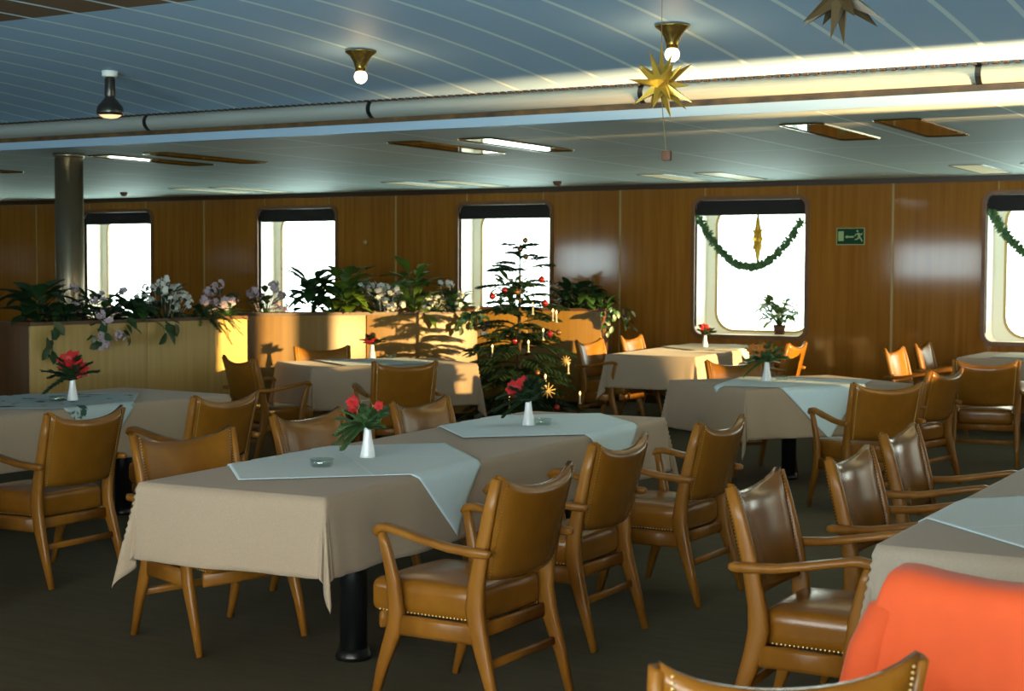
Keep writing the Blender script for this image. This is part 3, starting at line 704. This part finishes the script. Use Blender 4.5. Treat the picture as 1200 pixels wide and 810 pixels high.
# potted plant standing on the sill of the garlanded window
t=plant(-6.20,16.95,.955,'bright green potted plant on the sill of the garlanded window',41,40,.17,.075,.26,.34,lm='leaf2',name='potted_plant',grp=None)
b=MB(); b.lathe([(.055,-.098),(.075,.015),(.066,.015),(.06,0),(.001,0)],(0,0,0),16); b.build('pot','tagwood',t)

# ------------------------------------------------------------------ Christmas tree
TX,TY=-7.53,13.2
def tree():
    rr=random.Random(77); t=thing('christmas_tree',(TX,TY,0),0,'decorated fir tree with baubles and candles before the third window','Christmas tree')
    b=MB(); b.tube([(0,0,.1),(0,0,.8),(.005,0,1.5),(0,0,1.92)],[.03,.022,.012,.004],8); b.build('trunk','stem',t)
    b=MB(); b.lathe([(.001,0),(.15,0),(.19,.26),(.17,.26),(.001,.22)],(0,0,0),20); b.build('pot','tagwood',t)
    b=MB(); 
    for lv in range(13):
        z=.28+1.46*lv/12; L=(.62-.20*(z-.28)/1.25 if z<1.5 else .42*(1.95-z)/.45+.02); n=9 if lv<5 else (6 if lv<9 else 5)
        for k in range(n):
            a=2*PI*k/n+lv*.7+rr.uniform(-.2,.2); l=L*rr.uniform(.8,1.1); e=.02+.5*lv/12+rr.uniform(-.12,.22)
            d=V((math.cos(a),math.sin(a),e)); p0=V((0,0,z+rr.uniform(-.09,.09)))
            sprig(b,p0,d,l,rr,.012,.06,int(38*l/.5)+12)
            for m_ in range(int(5*l/.5)+1):
                tt=.35+.6*m_/(int(5*l/.5)+1)
                for s in (-1,1):
                    q=p0+d.normalized()*l*tt-V((0,0,1))*l*.35*tt*tt; aa=a+s*.75; sprig(b,q,V((math.cos(aa),math.sin(aa),e*.5)),l*.42*(1.15-tt)+.05,rr,.012,.055,18)
    for k in range(3): sprig(b,(0,0,1.72),(rr.uniform(-.3,.3),rr.uniform(-.3,.3),1),.16,rr,.008,.045,14)
    b.build('branches','fir',t)
tree()
def ray_at(px,py,Y):
    d=right*((px-CX)/F)-up*((py-CY)/F)-back; k=Y/d.y; return V((d.x*k,d.y*k,H+d.z*k))
bp=None
def bauble(px,py,Y,r,mt,lab):
    c=ray_at(px,py,Y); b=MB(); b.ball((0,0,0),r,14,9); b.lathe([(r*.22,r*.95),(r*.22,r*1.2)],(0,0,0),8)
    o=b.build('bauble',mt); o.location=c
    b2=MB(); b2.tube([(0,0,r*1.15),(0,0,r*1.15+.05)],.0015,4); b2.build('loop','string',o)
    tag(o,lab,'bauble','round baubles on the fir tree')
RB='shiny red bauble hanging on the fir tree'; GB='small bronze bauble hanging near the bare tip of the fir tree'
for px,py in ((634.7,327.7),(577,347.5),(638.6,355.3),(602.7,399.4),(644.2,391.4),(652.5,478)): bauble(px,py,TY-.32,.033,'bauble',RB)
bauble(590.9,340.5,TY-.25,.028,'bauble','dark red bauble on the fir tree beside the window reveal')
for px,py in ((615.5,281.8),(609.9,292.2),(616.4,301.1)): bauble(px,py,TY-.05,.028,'bauble_gold',GB)
bauble(605.7,342.5,TY-.3,.026,'bauble_gold','bronze bauble at the trunk of the fir tree')
bauble(567.2,384.9,TY-.1,.03,'bauble_gold','dark bronze bauble at the left tip of a fir branch'); bauble(654.6,389.9,TY-.3,.028,'bauble_gold','bronze bauble right of the dark red one on the fir tree')
bauble(629.7,436.7,TY-.5,.026,'bauble_gold','bronze bauble low in the middle of the fir tree')
def candle(px,py,Y):
    c=ray_at(px,py,Y); t=thing('tree_candle',c,0,'white electric candle glowing on the fir tree','candle','electric candles on the fir tree')
    b=MB(); b.lathe([(.008,-.075),(.008,0)],(0,0,0),8); b.lathe([(.016,-.082),(.016,-.074)],(0,0,0),8); b.build('stick','candle',t)
    b=MB(); b.lathe([(.004,0),(.010,.012),(.008,.024),(.001,.036)],(0,0,0),8); b.build('flame_bulb','candle_glow',t)
for px,py in ((652,368),(648,366),(619.3,403),(639.2,443),(679.7,463),(597.1,469),(624.4,358.8),(666,428),(577,408),(636.7,389)): candle(px,py,TY-.42 if py>400 else TY-.3)
def straw_star(px,py,Y,r,lab):
    b=MB()
    for k in range(5):
        a=PI*k/5+.2; b.tube([(-r*math.cos(a),0,-r*math.sin(a)),(r*math.cos(a),0,r*math.sin(a))],.005,4)
    o=b.build('straw_star','straw'); o.location=ray_at(px,py,Y); o.rotation_euler=(0,0,.5); tag(o,lab,'straw star')
straw_star(642,458,TY-.52,.075,'straw star hanging low on the right side of the fir tree'); straw_star(663,423,TY-.45,.05,'small straw star above the glowing candle at the right of the fir tree')

# ------------------------------------------------------------------ stars, garlands, sign
def foil_star(c,R,lab,mt,seed,tail=True,top=3.0,squash=1):
    rr=random.Random(seed); t=thing('foil_star',c,0,lab,'star')
    b=MB(); g=(1+5**.5)/2; dirs=[]
    for a in (-1,1):
        for q in (-g,g): dirs+=[V((0,a,q)),V((a,q,0)),V((q,0,a))]
    for a in (-1,1):
        for q in (-1,1):
            for w in (-1,1): dirs.append(V((a,q,w)))
    b.ball((0,0,0),R*.22,10,6)
    for d in dirs:
        d=(d.normalized()+V((rr.uniform(-.1,.1),rr.uniform(-.1,.1),rr.uniform(-.1,.1)))).normalized(); L=R*rr.uniform(.75,1.0); a=d.orthogonal().normalized(); e=d.cross(a)
        base=[d*R*.15+(a*math.cos(k*PI/2)+e*math.sin(k*PI/2))*R*.15 for k in range(4)]
        b.add(base+[d*L],[(k,(k+1)%4,4) for k in range(4)],False)
    # tall top ray and low ray
    b.add([V((-R*.12,0,0)),V((0,-R*.12,0)),V((R*.12,0,0)),V((0,R*.12,0)),V((0,0,R*1.12))],[(0,1,4),(1,2,4),(2,3,4),(3,0,4)],False)
    if squash<1:
        for sg in (1,-1): b.add([V((-R*.55,0,0)),V((0,-R*.3,0)),V((R*.55,0,0)),V((0,R*.3,0)),V((0,0,sg*R*1.15))],[(0,1,4),(1,2,4),(2,3,4),(3,0,4)],False)
    b.v=[(x*squash,y*squash,z) for x,y,z in b.v]
    b.build('rays',mt,t)
    b=MB(); b.tube([(0,0,R),(0,0,top-c[2])],.0016,4); b.build('thread','string',t)
    if tail:
        b=MB(); b.tube([(0,0,-R*.2),(.012,0,-R*.9),(.028,0,-R*1.70)],.0022,4); b.build('tail_string','string',t)
        b=MB(); b.rbox((.03,0,-R*1.77),(.045,.02,.045),.004,1); b.build('wooden_tag','tagwood',t)
    return t
sc=ray_at(775,99,6.5); foil_star(sc,.185,'gold foil star hanging before the lit duct, with a wooden tag on its string','gold',4,True,zup(6.5))
sc=ray_at(985,-6,5.2); foil_star(sc,.20,'dark foil star cut off by the top edge of the photo','dkgold',9,False,zup(5.2))
sc=ray_at(888,280,16.9); st=foil_star(sc,.30,'narrow gold star hanging in the garlanded window','gold',12,False,ZT-.18,.36)
def garland(x0,z0,x1,z1,sag,lab,Y=YW-.045):
    rr=random.Random(int(x0*10)); b=MB(); n=130
    def p(t): return V((x0+(x1-x0)*t,Y,z0+(z1-z0)*t-sag*4*t*(1-t)))
    b.tube([p(i/30) for i in range(31)],.010,6)
    for i in range(n):
        q=p(i/n)
        for k in range(8):
            d=V((rr.uniform(-1,1),rr.uniform(-.8,.2),rr.uniform(-1,1))).normalized(); b.leaf(q,d,(0,-1,0),rr.uniform(.045,.075),.020,.2)
    o=b.build('garland','fir2'); tag(o,lab,'garland','fir garlands in the windows')
garland(-7.13,2.205,-5.88,2.17,.55,'fir garland sagging across the whole window left of the exit sign')
garland(-3.78,2.23,-2.56,2.21,.52,'fir garland in the window cut off by the right edge')
def sign():
    x0,x1,z0,z1=-5.478,-5.166,1.892,2.072; y=YW
    b=MB(); b.box((x0,y-.012,z0),(x1,y-.002,z1)); o=b.build('exit_sign','green'); tag(o,'green emergency exit sign with door, arrow line and running figure on the wooden wall','sign')
    def P(u,v): return (x0+(x1-x0)*u,z0+(z1-z0)*v)
    def flat(poly,nm,par):
        b=MB(); n=len(poly); pts=[P(*q) for q in poly]
        b.add([(x,y-.0145,z) for x,z in pts]+[(x,y-.012,z) for x,z in pts],[tuple(range(n)),tuple(range(2*n-1,n-1,-1))]+[(i,n+i,n+(i+1)%n,(i+1)%n) for i in range(n)],False); return b.build(nm,'pale',par)
    flat([(.05,.22),(.25,.22),(.25,.82),(.05,.82)],'door_symbol',o)
    flat([(.30,.46),(.38,.58),(.38,.52),(.62,.52),(.62,.42),(.38,.42),(.38,.36)],'arrow',o)
    b=MB()
    def bar(u0,v0,u1,v1,w):
        q0,q1=P(u0,v0),P(u1,v1); d=V((q1[0]-q0[0],0,q1[1]-q0[1])); s=V((-d.z,0,d.x)).normalized()*w/2
        b.add([(q0[0]-s.x,y-.0145,q0[1]-s.z),(q1[0]-s.x,y-.0145,q1[1]-s.z),(q1[0]+s.x,y-.0145,q1[1]+s.z),(q0[0]+s.x,y-.0145,q0[1]+s.z),
               (q0[0]-s.x,y-.0121,q0[1]-s.z),(q1[0]-s.x,y-.0121,q1[1]-s.z),(q1[0]+s.x,y-.0121,q1[1]+s.z),(q0[0]+s.x,y-.0121,q0[1]+s.z)],[(0,1,2,3),(0,4,5,1),(1,5,6,2),(2,6,7,3),(3,7,4,0)],False)
    bar(.78,.70,.83,.45,.026); bar(.83,.45,.73,.32,.015); bar(.73,.32,.66,.30,.012); bar(.83,.45,.90,.30,.015); bar(.90,.30,.93,.18,.012); bar(.78,.68,.69,.62,.011); bar(.69,.62,.66,.50,.010); bar(.79,.68,.90,.60,.011); bar(.90,.60,.93,.70,.010)
    c=P(.755,.82); b.add([(c[0]+.012*math.cos(k*PI/5),y-.0145,c[1]+.012*math.sin(k*PI/5)) for k in range(10)],[tuple(range(10))],False)
    b.build('running_figure','pale',o)
    b=MB(); 
    for q in (((x0-.004,y-.013,z0-.004),(x1+.004,y-.002,z0+.003)),((x0-.004,y-.013,z1-.003),(x1+.004,y-.002,z1+.004)),((x0-.004,y-.013,z0),(x0+.003,y-.002,z1)),((x1-.003,y-.013,z0),(x1+.004,y-.002,z1))): b.box(*q)
    b.build('border','pale',o)
sign()

# ------------------------------------------------------------------ ceiling lamps and lights
def trumpet(x,y,lab):
    z=zup(y); t=thing('ceiling_spotlight',(x,y,z),0,lab,'lamp','brass trumpet lamps on the slatted ceiling')
    b=MB(); b.lathe([(.10,-.004),(.099,-.012),(.07,-.035),(.048,-.07),(.036,-.11),(.033,-.135),(.028,-.135),(.03,-.10)],(0,0,0),24); b.build('housing','brass',t)
    b=MB(); b.ball((0,0,-.165),.042,16,10); b.build('bulb','bulb',t)
    return (x,y,z-.165)
bul=[trumpet(-5.725,8.0,'brass trumpet lamp with a glowing bulb, left of the gold star'),trumpet(-3.58,8.0,'brass trumpet lamp with a glowing bulb right above the gold star')]
x,y=-7.88,8.0; z=zup(y); t=thing('ceiling_spotlight',(x,y,z),0,'dark bell-shaped spotlight with a dim reflector bulb above the steel column','lamp')
b=MB(); b.lathe([(.055,0),(.055,-.035),(.05,-.04)],(0,0,0),20); b.build('ceiling_rose','reveal',t)
b=MB(); b.lathe([(.028,-.035),(.036,-.06),(.038,-.17),(.034,-.185),(.06,-.215),(.09,-.25),(.095,-.29),(.088,-.31),(.08,-.30)],(0,0,0),24); b.build('housing','gun',t)
b=MB(); b.lathe([(.001,-.332),(.05,-.325),(.08,-.305),(.08,-.298)],(0,0,0),20); b.build('bulb','bulb_dim',t)
for c in bul:
    ld=bpy.data.lights.new('bulb_light','POINT'); ld.energy=5; ld.color=(1,.72,.38); ld.shadow_soft_size=.05
    lo=bpy.data.objects.new('bulb_light',ld); COL.objects.link(lo); lo.location=(c[0],c[1],c[2]-.06)
# recessed lights in the lower ceiling
def recess(x,y0,y1,w,mt,lab,grp):
    t=thing('ceiling_light',(x,(y0+y1)/2,ZL),0,lab,'ceiling light',grp); L=(y1-y0)
    def rr(hx,hy,r): return rrect(-hx,hx,-hy,hy,r)
    o=rr(w/2+.018,L/2+.018,.075); i_=rr(w/2,L/2,.06); n=len(o)
    b=MB(); vs=[(p,q,-.001) for p,q in o]+[(p,q,-.012) for p,q in i_]+[(p,q,-.012) for p,q in rr(w/2+.010,L/2+.010,.07)]
    b.add(vs,[(k,(k+1)%n,2*n+(k+1)%n,2*n+k) for k in range(n)]+[(2*n+k,2*n+(k+1)%n,n+(k+1)%n,n+k) for k in range(n)],False); b.build('rim','trough' if mt=='opal' else 'brass',t)
    b=MB(); b.add([(p,q,-.006) for p,q in i_],[tuple(range(n))],False); b.build('cover',mt,t)
base=-3.30; nm=['right','middle','left','far left']
k=0
pl=['nearest the right edge','before the garlanded window','before the second window','near the steel column','beyond the column']
for p in range(4):
    for s in (-1,1):
        x=base-3.32*p+s*.335
        recess(x,10.28,11.70,.30,'lampglass','bronze mirrored ceiling lamp, %s of the pair %s'%(('left','right')[s>0],pl[p]),'bronze mirrored ceiling lamps')
        recess(x,14.95,16.35,.30,'opal','cream ceiling lamp by the window wall, %s of the pair %s'%(('left','right')[s>0],pl[p]),'cream ceiling lamps by the window wall')
def detector(px,py,lab):
    d=ray_at(px,py,1.0)-V((0,0,H)); k=(ZL-H)/d.z; p=d*k
    b=MB(); b.lathe([(.05,0),(.05,-.02),(.03,-.05),(.001,-.055)],(0,0,0),14); o=b.build('smoke_detector','tagwood'); o.location=(p.x,p.y,ZL); tag(o,lab,'smoke detector')
detector(653,212.5,'small brown detector on the lower ceiling above the gap right of the third window'); detector(145,225.5,'small brown detector on the lower ceiling right of the steel column')
b=MB(); b.lathe([(.02,0),(.02,.02),(.035,.03),(.03,.05),(.001,.055)],(0,0,0),12); o=b.build('wall_knob','seam'); o.location=ray_at(430,284,16.8); o.rotation_euler=(PI/2,0,0); tag(o,'small round knob on the wood wall right of the second window','knob')

# ------------------------------------------------------------------ light
W=bpy.data.worlds.new('sky'); S.world=W; W.use_nodes=True; nt=W.node_tree; N=nt.nodes; bg=N['Background']
tc=N.new('ShaderNodeTexCoord'); sp=N.new('ShaderNodeSeparateXYZ'); nt.links.new(tc.outputs['Generated'],sp.inputs[0])
r=N.new('ShaderNodeValToRGB'); mr=N.new('ShaderNodeMapRange'); mr.inputs[1].default_value=-1; mr.inputs[2].default_value=1
nt.links.new(sp.outputs[1],mr.inputs[0]); nt.links.new(mr.outputs[0],r.inputs['Fac'])
e=r.color_ramp.elements; e[0].position=.35; e[0].color=(1,1,1,1); e[1].position=.7; e[1].color=(.42,.40,.34,1)
r2=N.new('ShaderNodeValToRGB'); mr2=N.new('ShaderNodeMapRange'); mr2.inputs[1].default_value=-.25; mr2.inputs[2].default_value=.25
nt.links.new(sp.outputs[2],mr2.inputs[0]); nt.links.new(mr2.outputs[0],r2.inputs['Fac'])
r2.color_ramp.elements[0].color=(.92,1.32,1.48,1); r2.color_ramp.elements[1].color=(.42,.38,.315,1)   # bright sea below, hazy winter sky above
mm=N.new('ShaderNodeMix'); mm.data_type='RGBA'; mm.blend_type='MULTIPLY'; mm.inputs[0].default_value=1
nt.links.new(r.outputs['Color'],mm.inputs[6]); nt.links.new(r2.outputs['Color'],mm.inputs[7])
nt.links.new(mm.outputs[2],bg.inputs['Color']); bg.inputs['Strength'].default_value=27.0
def portal(c,sx,sy,direction):
    ld=bpy.data.lights.new('window_portal','AREA'); ld.shape='RECTANGLE'; ld.size=sx; ld.size_y=sy; ld.cycles.is_portal=True
    lo=bpy.data.objects.new('window_portal',ld); COL.objects.link(lo); lo.location=c; lo.rotation_euler=V(direction).to_track_quat('-Z','Z').to_euler()
for a,c in far_w: portal(((a+c)/2,YW+D+.06,(ZS+ZT)/2),c-a-.1,ZT-ZS-.1,(0,-1,0))
for a,c,z0,z1 in back_w: portal(((a+c)/2,YB-.27,(z0+z1)/2),c-a,z1-z0,(0,1,0))
for a,c,z0,z1 in right_w: portal((XR+.14,(a+c)/2,(z0+z1)/2),c-a,z1-z0,(-1,0,0))
def sun(d,en,col,ang):
    ld=bpy.data.lights.new('sun','SUN'); ld.energy=en; ld.color=col; ld.angle=R_(ang)
    lo=bpy.data.objects.new('sun',ld); COL.objects.link(lo); lo.rotation_euler=V(d).to_track_quat('-Z','Z').to_euler()
sun((-1,.165,-.10),28,(1,.68,.28),.6)
# added spot lamp standing in for sun glitter off the water, through the high part of the right-hand side
ld=bpy.data.lights.new('glitter_spot','SPOT'); ld.energy=1350000; ld.color=(1,.62,.27); ld.spot_size=R_(4.5); ld.spot_blend=.3; ld.shadow_soft_size=.5
lo=bpy.data.objects.new('glitter_spot',ld); COL.objects.link(lo); lo.location=(22,8.3,-.39); lo.rotation_euler=(V((3,9.17,2.18))-V(lo.location)).to_track_quat('-Z','Z').to_euler()

S.view_settings.view_transform='Standard'; S.view_settings.look='None'; S.view_settings.gamma=1; S.view_settings.use_curve_mapping=False
S.view_settings.exposure=-0.45
cy=S.cycles; cy.use_denoising=True; cy.max_bounces=8; cy.diffuse_bounces=5; cy.glossy_bounces=4; cy.transparent_max_bounces=16; cy.caustics_reflective=False; cy.caustics_refractive=False; cy.sample_clamp_indirect=6
